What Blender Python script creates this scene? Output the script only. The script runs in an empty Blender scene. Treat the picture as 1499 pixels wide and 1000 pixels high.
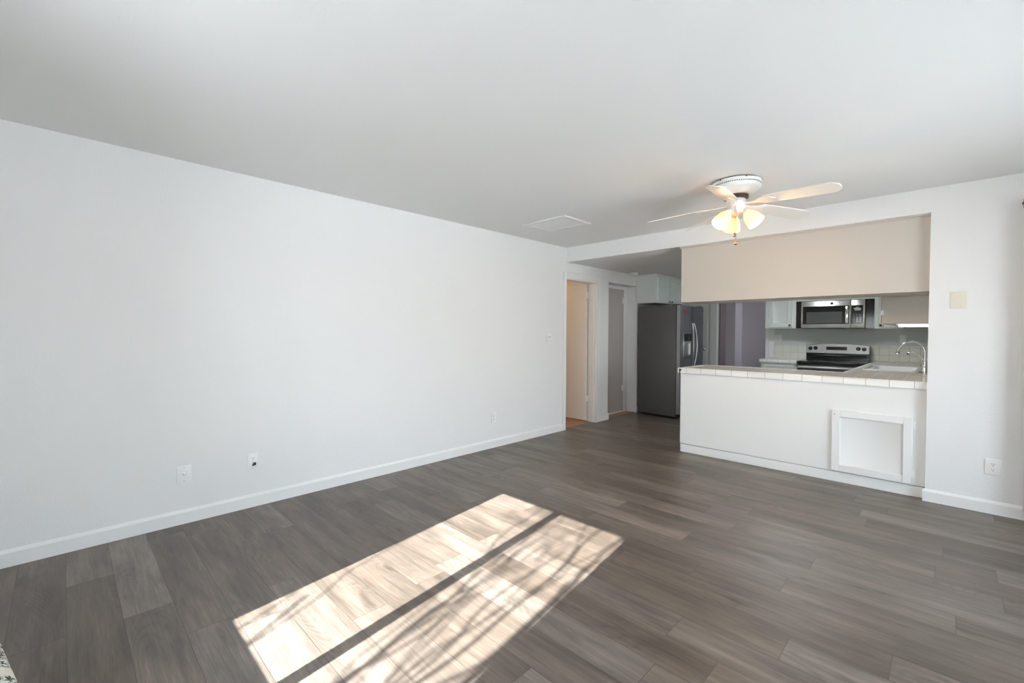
import bpy, bmesh, math, random
from mathutils import Vector, Matrix
R = math.radians
sc = bpy.context.scene
COL = sc.collection

# ------------------------------------------------------------------ camera
def make_camera():
    cd = bpy.data.cameras.new('camera'); co = bpy.data.objects.new('camera', cd); COL.objects.link(co)
    f, pitch, yaw, cx, ch, roll = 650.147, 0.0191848, 0.7791016, 3.66966, 1.29915, 0.0050780
    c, s = math.cos(yaw), math.sin(yaw)
    r = Vector((c, s, 0)); fw = Vector((-s*math.cos(pitch), c*math.cos(pitch), -math.sin(pitch)))
    up = r.cross(fw); cr, sr = math.cos(roll), math.sin(roll)
    r2, u2 = r*cr + up*sr, up*cr - r*sr
    m = Matrix((r2, u2, -fw)).transposed().to_4x4(); m.translation = Vector((cx, 0, ch))
    co.matrix_world = m
    cd.sensor_width = 36; cd.sensor_fit = 'HORIZONTAL'; cd.lens = f/1499*36
    cd.clip_start = .02; cd.clip_end = 200
    sc.camera = co
make_camera()

# ------------------------------------------------------------------ world, sun, daylight
sc.view_settings.view_transform = 'Standard'
sc.view_settings.look = 'None'
sc.view_settings.gamma = 1
sc.view_settings.use_curve_mapping = False
sc.view_settings.exposure = 0.0
sc.cycles.use_denoising = True
sc.cycles.max_bounces = 14
sc.cycles.diffuse_bounces = 10
sc.cycles.glossy_bounces = 6
sc.cycles.transmission_bounces = 8
sc.cycles.transparent_max_bounces = 12
sc.cycles.sample_clamp_indirect = 8
sc.cycles.caustics_reflective = False
sc.cycles.caustics_refractive = False

SKY = 11.2
def make_world():
    w = bpy.data.worlds.new('sky'); sc.world = w; w.use_nodes = True
    nt = w.node_tree; nt.nodes.clear()
    out = nt.nodes.new('ShaderNodeOutputWorld'); bg = nt.nodes.new('ShaderNodeBackground')
    tc = nt.nodes.new('ShaderNodeTexCoord'); sp = nt.nodes.new('ShaderNodeSeparateXYZ')
    rp = nt.nodes.new('ShaderNodeValToRGB')
    rp.color_ramp.elements[0].position = .48; rp.color_ramp.elements[0].color = (.62, .60, .56, 1)
    rp.color_ramp.elements[1].position = .56; rp.color_ramp.elements[1].color = (.80, .90, 1.0, 1)
    e = rp.color_ramp.elements.new(1.0); e.color = (.52, .72, 1.0, 1)
    ma = nt.nodes.new('ShaderNodeMath'); ma.operation = 'MULTIPLY_ADD'; ma.inputs[1].default_value = .5; ma.inputs[2].default_value = .5
    nt.links.new(tc.outputs['Generated'], sp.inputs[0]); nt.links.new(sp.outputs['Z'], ma.inputs[0])
    nt.links.new(ma.outputs[0], rp.inputs[0]); nt.links.new(rp.outputs[0], bg.inputs[0])
    bg.inputs[1].default_value = SKY
    nt.links.new(bg.outputs[0], out.inputs[0])
make_world()

def add_light(name, kind, loc, energy, color, aim=None, **kw):
    ld = bpy.data.lights.new(name, kind); ld.energy = energy; ld.color = color
    for k, v in kw.items():
        if k == 'portal': ld.cycles.is_portal = v
        else: setattr(ld, k, v)
    o = bpy.data.objects.new(name, ld); COL.objects.link(o); o.location = loc
    if aim is not None:
        o.rotation_euler = Vector(aim).to_track_quat('-Z', 'Y').to_euler()
    return o
SUNV = Vector((-.14, 1, -.577))
add_light('sun', 'SUN', (2.8, -8, 6), 52, (1, .97, .94), SUNV, angle=R(.3))
add_light('window_portal', 'AREA', (2.17, -1.14, 1.49), 1, (1, 1, 1), (0, 1, 0), shape='RECTANGLE', size=1.2, size_y=1.25, portal=True)
add_light('slider_portal', 'AREA', (5.73, 2.5, 1.02), 1, (1, 1, 1), (-1, 0, 0), shape='RECTANGLE', size=3.05, size_y=2.04, portal=True)
add_light('added_opening_portal', 'AREA', (2.93, 9.0, 1.5), 1, (1, 1, 1), (-1, 0, 0), shape='RECTANGLE', size=.8, size_y=1.2, portal=True)  # daylight through the unseen opening added in the back room

# ------------------------------------------------------------------ materials
def new_mat(name):
    m = bpy.data.materials.new(name); m.use_nodes = True
    nt = m.node_tree; nt.nodes.clear()
    out = nt.nodes.new('ShaderNodeOutputMaterial'); p = nt.nodes.new('ShaderNodeBsdfPrincipled')
    nt.links.new(p.outputs[0], out.inputs[0])
    return m, nt, p, out
class N:
    """tiny node helper"""
    def __init__(s, nt): s.nt = nt
    def node(s, t, **kw):
        n = s.nt.nodes.new(t)
        for k, v in kw.items(): setattr(n, k, v)
        return n
    def put(s, n, i, v):
        if hasattr(v, 'is_output'): s.nt.links.new(v, n.inputs[i])
        elif v is not None: n.inputs[i].default_value = v
    def math(s, op, a, b=None, c=None):
        n = s.node('ShaderNodeMath', operation=op)
        s.put(n, 0, a); s.put(n, 1, b); s.put(n, 2, c)
        return n.outputs[0]
    def xyz(s, x, y, z=0.0):
        n = s.node('ShaderNodeCombineXYZ'); s.put(n, 0, x); s.put(n, 1, y); s.put(n, 2, z); return n.outputs[0]
    def sep(s, v):
        n = s.node('ShaderNodeSeparateXYZ'); s.nt.links.new(v, n.inputs[0]); return n.outputs
    def obj(s): return s.node('ShaderNodeTexCoord').outputs['Object']
    def noise(s, vec, scale, detail=3, rough=.5, dist=0):
        n = s.node('ShaderNodeTexNoise'); s.nt.links.new(vec, n.inputs['Vector'])
        n.inputs['Scale'].default_value = scale; n.inputs['Detail'].default_value = detail
        n.inputs['Roughness'].default_value = rough; n.inputs['Distortion'].default_value = dist
        return n.outputs[0]
    def mixc(s, fac, a, b, blend='MIX'):
        n = s.node('ShaderNodeMix', data_type='RGBA', blend_type=blend)
        s.put(n, 0, fac)
        for i, v in ((6, a), (7, b)):
            if isinstance(v, tuple) and len(v) == 3: v = (*v, 1)
            s.put(n, i, v)
        return n.outputs[2]
    def bump(s, h, strength, dist=.002):
        n = s.node('ShaderNodeBump'); n.inputs['Strength'].default_value = strength
        n.inputs['Distance'].default_value = dist; s.nt.links.new(h, n.inputs['Height'])
        return n.outputs[0]
    def ramp(s, f, stops):
        n = s.node('ShaderNodeValToRGB'); s.nt.links.new(f, n.inputs[0]); e = n.color_ramp.elements
        while len(e) < len(stops): e.new(.5)
        for q, (p, c) in zip(e, stops): q.position = p; q.color = (*c, 1) if len(c) == 3 else c
        return n.outputs[0]

def mat(name, color, rough=.5, metal=0.0, var=.05, vscale=6, bump=0, bscale=150, coat=0, stretch=None, spec=.5):
    m, nt, p, out = new_mat(name); n = N(nt)
    v = n.obj()
    if stretch:
        mp = n.node('ShaderNodeMapping'); mp.inputs['Scale'].default_value = stretch
        nt.links.new(v, mp.inputs[0]); v = mp.outputs[0]
    ns = n.noise(v, vscale, 4)
    a = tuple(c*(1-var) for c in color); b = tuple(min(1, c*(1+var)) for c in color)
    nt.links.new(n.mixc(ns, a, b), p.inputs['Base Color'])
    p.inputs['Roughness'].default_value = rough; p.inputs['Metallic'].default_value = metal
    p.inputs['Coat Weight'].default_value = coat; p.inputs['Specular IOR Level'].default_value = spec
    if bump:
        nt.links.new(n.bump(n.noise(v, bscale, 2), bump), p.inputs['Normal'])
    return m
def emit_mat(name, color, strength):
    m, nt, p, out = new_mat(name)
    p.inputs['Base Color'].default_value = (*color, 1)
    p.inputs['Emission Color'].default_value = (*color, 1); p.inputs['Emission Strength'].default_value = strength
    return m
def tile_mat(name, color, grout, su, sv, axes, ou=0, ov=0, gap=.004, rough=.25, emboss=0, var=.05):
    m, nt, p, out = new_mat(name); n = N(nt)
    v = n.obj(); c = n.sep(v)
    u = n.math('DIVIDE', n.math('ADD', c[axes[0]], ou), su); w = n.math('DIVIDE', n.math('ADD', c[axes[1]], ov), sv)
    def line(t, s):
        f = n.math('FRACT', t); d = n.math('MINIMUM', f, n.math('SUBTRACT', 1.0, f))
        return n.math('LESS_THAN', d, gap/2/s)
    g = n.math('MAXIMUM', line(u, su), line(w, sv))
    wn = n.node('ShaderNodeTexWhiteNoise', noise_dimensions='2D')
    nt.links.new(n.xyz(n.math('FLOOR', u), n.math('FLOOR', w)), wn.inputs['Vector'])
    a = tuple(x*(1-var) for x in color); b = tuple(min(1, x*(1+var)) for x in color)
    tc = n.mixc(wn.outputs[0], a, b)
    if emboss:
        em = n.noise(v, 28, 3, .6, 1.5)
        tc = n.mixc(n.math('MULTIPLY', em, .35), tc, tuple(x*.6 for x in color))
    nt.links.new(n.mixc(g, tc, grout), p.inputs['Base Color'])
    nt.links.new(n.math('MULTIPLY_ADD', g, .5, rough), p.inputs['Roughness'])
    h = n.math('SUBTRACT', 1.0, g)
    if emboss: h = n.math('ADD', h, n.math('MULTIPLY', em, emboss))
    nt.links.new(n.bump(h, .5, .003), p.inputs['Normal'])
    return m

def floor_mat():
    m, nt, p, out = new_mat('grey_plank_vinyl'); n = N(nt)
    v = n.obj(); c = n.sep(v)
    PW, PL = .181, 1.22
    row = n.math('FLOOR', n.math('DIVIDE', c[1], PW))
    wr = n.node('ShaderNodeTexWhiteNoise', noise_dimensions='1D'); nt.links.new(row, wr.inputs['W'])
    xo = n.math('ADD', n.math('DIVIDE', c[0], PL), wr.outputs[0])
    colm = n.math('FLOOR', xo)
    wi = n.node('ShaderNodeTexWhiteNoise', noise_dimensions='2D'); nt.links.new(n.xyz(row, colm), wi.inputs['Vector'])
    pid = wi.outputs[0]; pc = n.sep(wi.outputs[1])
    fy = n.math('FRACT', n.math('DIVIDE', c[1], PW)); fx = n.math('FRACT', xo)
    ly = n.math('LESS_THAN', n.math('MINIMUM', fy, n.math('SUBTRACT', 1.0, fy)), .0016/PW)
    lx = n.math('LESS_THAN', n.math('MINIMUM', fx, n.math('SUBTRACT', 1.0, fx)), .0016/PL)
    seam = n.math('MAXIMUM', lx, ly)
    # wood grain, different piece of "wood" for every plank
    gx = n.math('ADD', c[0], n.math('MULTIPLY', pc[0], 37.0)); gy = n.math('ADD', c[1], n.math('MULTIPLY', pc[1], 53.0))
    broad = n.noise(n.xyz(n.math('MULTIPLY', gx, .9), n.math('MULTIPLY', gy, 4.5), pc[2]), 1.7, 4, .55, .5)
    med = n.noise(n.xyz(n.math('MULTIPLY', gx, 1.3), n.math('MULTIPLY', gy, 26.0), 0.0), 1.5, 4, .6, .4)
    fine = n.noise(n.xyz(n.math('MULTIPLY', gx, 5.0), n.math('MULTIPLY', gy, 110.0), 0.0), 1.6, 3, .6, .2)
    cath = n.noise(n.xyz(n.math('MULTIPLY', gx, .75), n.math('MULTIPLY', gy, 3.6), 0.0), 1.5, 1, .4, .3)
    ln = n.math('POWER', n.math('ABSOLUTE', n.math('MULTIPLY_ADD', n.math('FRACT', n.math('MULTIPLY', cath, 26.0)), 2.0, -1.0)), 2.5)
    cm = n.math('MULTIPLY', ln, n.math('MINIMUM', n.math('MULTIPLY', n.math('MAXIMUM', n.math('SUBTRACT', n.noise(n.xyz(gx, n.math('MULTIPLY', gy, 4.0), 9.0), 1.1, 2), .47), 0.0), 6.0), 1.0))
    base = n.ramp(pid, [(0, (.098, .077, .062)), (.3, (.111, .089, .073)), (.6, (.124, .101, .085)), (.85, (.142, .118, .100)), (1, (.165, .140, .122))])
    k = n.math('MULTIPLY_ADD', n.math('SUBTRACT', broad, .5), 1.8, 1.0)
    k = n.math('MULTIPLY', k, n.math('MULTIPLY_ADD', n.math('SUBTRACT', med, .5), 1.25, 1.0))
    k = n.math('MULTIPLY', k, n.math('MULTIPLY_ADD', n.math('SUBTRACT', fine, .5), .8, 1.0))
    k = n.math('MULTIPLY', k, n.math('MULTIPLY_ADD', cm, -.26, 1.04))
    knot = n.math('MULTIPLY', n.math('MAXIMUM', n.math('SUBTRACT', n.noise(n.xyz(n.math('MULTIPLY', gx, 2.2), n.math('MULTIPLY', gy, 7.0), 4.0), 1.5, 2), .66), 0.0), 4.0)
    k = n.math('MAXIMUM', n.math('MULTIPLY', k, n.math('SUBTRACT', 1.0, knot)), .25)
    vm = n.node('ShaderNodeVectorMath', operation='SCALE'); nt.links.new(base, vm.inputs[0]); nt.links.new(k, vm.inputs['Scale'])
    t = n.mixc(n.math('MULTIPLY', seam, .6), vm.outputs[0], (.03, .025, .021))
    nt.links.new(t, p.inputs['Base Color'])
    nt.links.new(n.math('MULTIPLY_ADD', med, .2, .30), p.inputs['Roughness'])
    p.inputs['Specular IOR Level'].default_value = .45
    h = n.math('SUBTRACT', n.math('MULTIPLY', fine, .35), seam)
    nt.links.new(n.bump(h, .25, .0015), p.inputs['Normal'])
    return m
def glass_mat():
    m, nt, p, out = new_mat('window_glass'); n = N(nt)
    nt.nodes.remove(p)
    tr = n.node('ShaderNodeBsdfTransparent'); gl = n.node('ShaderNodeBsdfGlossy'); gl.inputs['Roughness'].default_value = .02
    fr = n.node('ShaderNodeFresnel'); fr.inputs['IOR'].default_value = 1.35
    nz = n.noise(n.obj(), 3); tint = n.mixc(nz, (.96, .98, .97), (.98, .99, .985))
    nt.links.new(tint, tr.inputs[0])
    mx = n.node('ShaderNodeMixShader'); nt.links.new(fr.outputs[0], mx.inputs[0]); nt.links.new(tr.outputs[0], mx.inputs[1]); nt.links.new(gl.outputs[0], mx.inputs[2])
    nt.links.new(mx.outputs[0], out.inputs[0])
    return m
def shade_glass_mat():
    m, nt, p, out = new_mat('frosted_lamp_glass'); n = N(nt)
    nt.nodes.remove(p)
    di = n.node('ShaderNodeBsdfDiffuse'); tl = n.node('ShaderNodeBsdfTranslucent'); em = n.node('ShaderNodeEmission')
    nz = n.noise(n.obj(), 30); c = n.mixc(nz, (.92, .79, .58), (.95, .84, .64))
    nt.links.new(c, di.inputs[0]); nt.links.new(c, tl.inputs[0])
    mx = n.node('ShaderNodeMixShader'); mx.inputs[0].default_value = .55
    nt.links.new(di.outputs[0], mx.inputs[1]); nt.links.new(tl.outputs[0], mx.inputs[2])
    em.inputs[0].default_value = (1, .70, .34, 1); em.inputs[1].default_value = .25
    ad = n.node('ShaderNodeAddShader'); nt.links.new(mx.outputs[0], ad.inputs[0]); nt.links.new(em.outputs[0], ad.inputs[1])
    nt.links.new(ad.outputs[0], out.inputs[0])
    return m
def scrim_mat():
    m, nt, p, out = new_mat('translucent_shade_cloth'); n = N(nt)
    nt.nodes.remove(p)
    di = n.node('ShaderNodeBsdfDiffuse'); tl = n.node('ShaderNodeBsdfTranslucent')
    c = n.mixc(n.noise(n.obj(), 200), (.93, .92, .91), (.97, .96, .95))
    nt.links.new(c, di.inputs[0]); nt.links.new(c, tl.inputs[0])
    mx = n.node('ShaderNodeMixShader'); mx.inputs[0].default_value = .8
    nt.links.new(di.outputs[0], mx.inputs[1]); nt.links.new(tl.outputs[0], mx.inputs[2]); nt.links.new(mx.outputs[0], out.inputs[0])
    return m
def fabric_mat():
    m, nt, p, out = new_mat('leaf_print_fabric'); n = N(nt)
    v = n.obj(); c = n.sep(v)
    vo = n.node('ShaderNodeTexVoronoi', feature='DISTANCE_TO_EDGE'); vo.inputs['Scale'].default_value = 55; nt.links.new(v, vo.inputs['Vector'])
    leaf = n.math('LESS_THAN', n.noise(v, 70, 4, .7, 1.0), .5)
    zone = n.math('GREATER_THAN', n.noise(v, 9, 2), .47)
    low = n.math('LESS_THAN', c[2], -.01)
    k = n.math('MULTIPLY', leaf, n.math('MAXIMUM', zone, low))
    ink = n.mixc(n.math('GREATER_THAN', n.noise(v, 40, 2), .5), (.01, .02, .025), (.03, .12, .11))
    nt.links.new(n.mixc(k, (.72, .69, .60), ink), p.inputs['Base Color'])
    p.inputs['Roughness'].default_value = .9
    nt.links.new(n.bump(n.noise(v, 400, 2), .4), p.inputs['Normal'])
    return m
def wood_mat(name, a, b):
    m, nt, p, out = new_mat(name); n = N(nt)
    c = n.sep(n.obj())
    f = n.noise(n.xyz(n.math('MULTIPLY', c[0], 3.0), n.math('MULTIPLY', c[1], 40.0)), 1.5, 4)
    nt.links.new(n.mixc(f, a, b), p.inputs['Base Color']); p.inputs['Roughness'].default_value = .35
    return m

M = dict(
    kwall=mat('grey_green_kitchen_wall_paint', (.60, .635, .61), .75, var=.015, vscale=3, bump=.6, bscale=85),
    wall=mat('white_wall_paint', (.80, .80, .80), .75, var=.015, vscale=3, bump=.6, bscale=85),
    ceil=mat('white_ceiling_paint', (.80, .80, .795), .85, var=.012, vscale=2, bump=.25, bscale=90),
    trim=mat('white_gloss_trim_paint', (.83, .83, .82), .35, var=.015, vscale=6),
    panel=mat('smooth_white_panel_paint', (.82, .82, .81), .45, var=.01, vscale=3),
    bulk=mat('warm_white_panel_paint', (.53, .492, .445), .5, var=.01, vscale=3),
    cab=mat('pale_green_grey_cabinet_paint', (.70, .74, .715), .4, var=.02, vscale=5),
    door=mat('white_door_paint', (.76, .74, .71), .45, var=.015, vscale=4),
    taupe=mat('taupe_door', (.48, .44, .425), .5, var=.02, vscale=4),
    lav=mat('lavender_grey_wall_paint', (.52, .48, .52), .8, var=.02, vscale=3, bump=.2),
    plum=mat('dark_plum_surface', (.22, .165, .175), .6, var=.03, vscale=4),
    floor=floor_mat(),
    brown=wood_mat('orange_brown_wood_floor', (.30, .13, .055), (.40, .19, .09)),
    steel=mat('brushed_stainless_steel', (.56, .56, .55), .30, 1.0, var=.06, vscale=5, stretch=(1, 1, 40)),
    steel_h=mat('brushed_stainless_bands', (.33, .33, .32), .36, 1.0, var=.06, vscale=4, stretch=(60, 1, 1)),
    steel_m=mat('brushed_stainless_microwave', (.52, .515, .49), .33, 1.0, var=.06, vscale=4, stretch=(60, 1, 1)),
    fridge=mat('stainless_refrigerator_door', (.36, .38, .41), .30, 1.0, var=.05, vscale=4, stretch=(1, 1, 30)),
    fridge_side=mat('charcoal_painted_steel', (.10, .096, .092), .42, var=.06, vscale=5, bump=.12, bscale=300),
    chrome=mat('polished_chrome', (.80, .80, .80), .09, 1.0, var=.02),
    black=mat('glossy_black_enamel', (.008, .008, .009), .12, var=.1, vscale=8),
    blackm=mat('matt_black_plastic', (.012, .012, .013), .5, var=.1, vscale=20),
    bglass=mat('dark_oven_glass', (.03, .03, .032), .06, var=.1, vscale=8, coat=.5),
    mesh=mat('grey_microwave_window_mesh', (.085, .085, .088), .10, var=.15, vscale=120, coat=.6),
    plastic=mat('white_plastic', (.84, .84, .83), .35, var=.01, vscale=20),
    cream=mat('cream_plastic', (.74, .70, .60), .4, var=.02, vscale=20),
    dark=mat('dark_slot_plastic', (.03, .03, .03), .6, var=.1, vscale=30),
    sink=mat('white_sink_enamel', (.88, .89, .90), .12, var=.01, vscale=6, coat=.5),
    brass=mat('aged_bronze_metal', (.20, .15, .11), .38, .8, var=.15, vscale=40),
    fan=mat('white_fan_enamel', (.82, .81, .78), .30, var=.015, vscale=8),
    blade=mat('white_fan_blade_laminate', (.80, .775, .73), .45, var=.03, vscale=8, stretch=(1, 10, 1)),
    fangap=mat('dark_motor_and_gap_shade', (.09, .06, .045), .4, .6, var=.2, vscale=30),  # motor metal, also the shadow gap of the mounting ring
    wood=mat('dark_wood_fob', (.16, .075, .035), .35, var=.25, vscale=40),
    red=mat('red_magnet_plastic', (.50, .012, .02), .4, var=.3, vscale=40),
    gasket=mat('dark_rubber_gasket', (.02, .02, .02), .8, var=.1, vscale=30),
    bark=mat('grey_brown_bark', (.12, .10, .085), .9, var=.3, vscale=14, bump=.6, bscale=40),
    concrete=mat('pale_patio_concrete', (.74, .71, .67), .9, var=.06, vscale=1.5, bump=.3),
    stucco=mat('beige_exterior_stucco', (.60, .56, .50), .9, var=.05, vscale=4, bump=.6),
    glass=glass_mat(), shade=shade_glass_mat(), fabric=fabric_mat(), scrim=scrim_mat(),
    bulb=emit_mat('glowing_bulb', (1, .82, .55), 7),
    kfill=emit_mat('kitchen_fill_glow', (.93, .98, 1.0), 29),
    fluor=emit_mat('lit_diffuser_strip', (.95, .97, 1.0), 5.0),
    display=mat('black_glass_display', (.006, .006, .007), .12, var=.2, vscale=20),
    tile_top=tile_mat('grey_beige_countertop_tile', (.74, .69, .61), (.50, .46, .41), .108, .108, (0, 1), .02, .03, rough=.22),
    tile_edge=tile_mat('white_counter_edge_tile', (.80, .79, .77), (.47, .44, .41), .1535, 1.0, (0, 1), .0, 0.5, gap=.0045, rough=.3),
    splash=tile_mat('plain_backsplash_tile', (.74, .735, .67), (.58, .58, .53), .108, .108, (0, 2), .0, .02, rough=.35),
    splash2=tile_mat('embossed_backsplash_tile', (.80, .77, .68), (.40, .38, .34), .108, .108, (0, 2), .035, .02, rough=.4, emboss=.8),
)

# ------------------------------------------------------------------ mesh helpers (all in world coordinates)
def bx(bm, x0, x1, y0, y1, z0, z1, bev=0, seg=2):
    r = bmesh.ops.create_cube(bm, size=1)
    vs = r['verts']
    for v in vs:
        v.co = Vector(((x0+x1)/2 + v.co.x*(x1-x0), (y0+y1)/2 + v.co.y*(y1-y0), (z0+z1)/2 + v.co.z*(z1-z0)))
    if bev:
        es = list({e for v in vs for e in v.link_edges})
        bmesh.ops.bevel(bm, geom=es, offset=bev, segments=seg, profile=.5, affect='EDGES')
    return bm
def B(*a, **k): return bx(bmesh.new(), *a, **k)
def lathe(bm, prof, c, axis=Vector((0, 0, 1)), seg=32, cap=True):
    """prof = (radius, height) along axis from point c"""
    axis = Vector(axis).normalized(); q = Vector((0, 0, 1)).rotation_difference(axis); c = Vector(c)
    rings = []
    for r, h in prof:
        rings.append([bm.verts.new(c + q @ Vector((max(r, 1e-5)*math.cos(2*math.pi*i/seg), max(r, 1e-5)*math.sin(2*math.pi*i/seg), h))) for i in range(seg)])
    for a, b in zip(rings, rings[1:]):
        for i in range(seg):
            bm.faces.new((a[i], a[(i+1) % seg], b[(i+1) % seg], b[i]))
    if cap:
        bm.faces.new(list(reversed(rings[0]))); bm.faces.new(rings[-1])
    return bm
def tube(bm, pts, rad, seg=12):
    pts = [Vector(p) for p in pts]; rads = rad if isinstance(rad, (list, tuple)) else [rad]*len(pts)
    rings = []; up = None
    for i, p in enumerate(pts):
        t = (pts[min(i+1, len(pts)-1)] - pts[max(i-1, 0)]).normalized()
        if up is None: up = Vector((0, 0, 1)) if abs(t.z) < .9 else Vector((1, 0, 0))
        s = t.cross(up).normalized(); up = s.cross(t).normalized()
        rings.append([bm.verts.new(p + (s*math.cos(2*math.pi*k/seg) + up*math.sin(2*math.pi*k/seg))*rads[i]) for k in range(seg)])
    for a, b in zip(rings, rings[1:]):
        for k in range(seg): bm.faces.new((a[k], a[(k+1) % seg], b[(k+1) % seg], b[k]))
    bm.faces.new(list(reversed(rings[0]))); bm.faces.new(rings[-1])
    return bm
def prism(bm, outline, z0, z1, axis='z'):
    """extrude 2-D outline; axis z: (x,y)->z ; y: (x,z)->y ; x: (y,z)->x"""
    def P(a, b, h): return {'z': (a, b, h), 'y': (a, h, b), 'x': (h, a, b)}[axis]
    lo = [bm.verts.new(P(a, b, z0)) for a, b in outline]; hi = [bm.verts.new(P(a, b, z1)) for a, b in outline]
    n = len(outline)
    for i in range(n): bm.faces.new((lo[i], lo[(i+1) % n], hi[(i+1) % n], hi[i]))
    bm.faces.new(list(reversed(lo))); bm.faces.new(hi)
    return bm
def smooth_path(pts, n=6):
    """Catmull-Rom"""
    pts = [Vector(p) for p in pts]; out = []
    for i in range(len(pts)-1):
        p0, p1, p2, p3 = pts[max(i-1, 0)], pts[i], pts[i+1], pts[min(i+2, len(pts)-1)]
        for k in range(n):
            t = k/n
            out.append(.5*((2*p1) + (p2-p0)*t + (2*p0-5*p1+4*p2-p3)*t*t + (3*p1-p0-3*p2+p3)*t**3))
    out.append(pts[-1]); return out

def link(name, bm, m, parent=None, origin=(0, 0, 0), smooth=True):
    bmesh.ops.recalc_face_normals(bm, faces=bm.faces)
    o3 = Vector(origin)
    for v in bm.verts: v.co -= o3
    me = bpy.data.meshes.new(name); bm.to_mesh(me); bm.free()
    if smooth:
        me.polygons.foreach_set('use_smooth', [True]*len(me.polygons)); me.set_sharp_from_angle(angle=R(38))
    me.materials.append(m)
    o = bpy.data.objects.new(name, me); COL.objects.link(o)
    if parent is not None: o.parent = parent
    else: o.location = o3
    return o
def struct(name, bm, m, parent=None, smooth=False):
    o = link(name, bm, m, parent, smooth=smooth); o['kind'] = 'structure'; return o
class Thing:
    def __init__(s, name, label, cat, loc, group=None):
        s.loc = Vector(loc); o = bpy.data.objects.new(name, None); COL.objects.link(o); o.location = s.loc
        o.empty_display_size = .05
        o['label'] = label; o['category'] = cat
        if group: o['group'] = group
        s.root = o
    def part(s, name, bm, m, parent=None, label=None, smooth=True):
        o = link(name, bm, m, parent or s.root, s.loc, smooth)
        if label: o['label'] = label
        return o
def single(name, bm, m, label, cat, loc, group=None):
    o = link(name, bm, m, None, loc); o['label'] = label; o['category'] = cat
    if group: o['group'] = group
    return o

# ------------------------------------------------------------------ dimensions
H, HK = 2.44, 2.25            # ceilings
YB, YK = 4.745, 8.20          # beam plane, kitchen back wall
YW = -1.03                    # window wall behind the camera
XR, XKR = 5.60, 3.545         # right wall, kitchen right wall

# ------------------------------------------------------------------ room shell
struct('floor', B(-.06, XR, YW, 9.4, -.06, 0), M['floor'])
b = B(-2.2, -.06, 3.9, 5.62, -.06, .001); bx(b, -.30, -.06, 5.62, 6.8, -.06, .001)
struct('floor_bathroom', b, M['brown'])
struct('ceiling', B(-.12, XR+.12, YW-.1, YB+.12, H, H+.1), M['ceil'])
struct('ceiling_kitchen', B(0, XR, YB+.12, YK+1.3, HK, HK+.1), M['ceil'])

b = B(-.12, 0, YW-.1, 4.736, 0, H)
bx(b, -.12, 0, 4.736, 5.455, 2.033, H); bx(b, -.12, 0, 5.455, 5.78, 0, H)
bx(b, -.12, 0, 5.78, 6.648, 2.072, H); bx(b, -.12, 0, 6.648, YK+.12, 0, H)
struct('wall_left', b, M['wall'])
b = B(-.31, -.19, 5.62, 6.8, 0, H); bx(b, -.19, -.12, 5.62, 5.78, 0, H); bx(b, -.19, -.12, 6.655, 6.8, 0, H); bx(b, -.19, -.12, 5.78, 6.655, 2.072, H)
struct('wall_alcove', b, M['wall'])
b = B(0, XR, YB, YB+.12, HK, H); bx(b, XKR, XR+.12, YB, YB+.12, 0, HK)
struct('wall_back', b, M['wall'])
SY0, SY1, SZ = 1.0, 4.0, 2.04
b = B(XR, XR+.12, YW-.1, SY0, 0, H); bx(b, XR, XR+.12, SY1, YB, 0, H); bx(b, XR, XR+.12, SY0, SY1, SZ, H)
struct('wall_right', b, M['wall'])
WX0, WX1, WZ0, WZ1 = 1.57, 2.78, .871, 2.115
VX0, VX1, VZ0, VZ1 = 2.98, 4.02, .80, 2.12
b = B(0, WX0, YW-.1, YW, 0, H); bx(b, WX1, VX0, YW-.1, YW, 0, H); bx(b, VX1, XR, YW-.1, YW, 0, H)
bx(b, VX0, VX1, YW-.1, YW, 0, VZ0); bx(b, VX0, VX1, YW-.1, YW, VZ1, H)
bx(b, WX0, WX1, YW-.1, YW, 0, WZ0); bx(b, WX0, WX1, YW-.1, YW, WZ1, H)
struct('wall_front', b, M['wall'])
struct('wall_kitchen_right', B(XKR, XKR+.12, YB+.12, YK+.12, 0, HK), M['kwall'])
DX0, DX1 = .71, 1.487
b = B(0, DX0-.02, YK, YK+.12, 0, HK); bx(b, DX1, XKR, YK, YK+.12, 0, HK); bx(b, DX0-.02, DX1, YK, YK+.12, 2.05, HK)
struct('wall_kitchen_back', b, M['kwall'])
# room beyond the kitchen doorway
b = B(.5, .885, 8.585, 9.2, 0, HK); bx(b, .885, 2.9, 8.95, 9.45, 0, HK)
bx(b, .5, .69, YK+.12, 8.585, 0, HK)
struct('wall_back_room', b, M['lav'])
b = B(2.8, 2.9, YK+.12, 8.6, 0, HK); bx(b, 2.8, 2.9, 8.6, 9.5, 0, .9); bx(b, 2.8, 2.9, 8.6, 9.5, 2.1, HK); bx(b, 2.8, 2.9, 9.4, 9.5, .9, 2.1)  # window opening is added, unseen, to bring daylight into this room
struct('wall_back_room_right', b, M['lav'])
# bathroom behind the open door
b = B(-2.3, -2.2, 3.8, 5.62, 0, 2.4); bx(b, -2.2, -.12, 3.8, 3.9, 0, 2.4); bx(b, -2.2, -.12, 5.462, 5.60, 0, 2.4)
struct('wall_bathroom', b, M['wall'])
struct('ceiling_bathroom', B(-2.2, -.12, 3.9, 5.462, 2.3, 2.4), M['ceil'])
add_light('bathroom_bulb', 'POINT', (-1.5, 4.55, 2.1), 9, (1, .62, .27), shadow_soft_size=.06)

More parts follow.
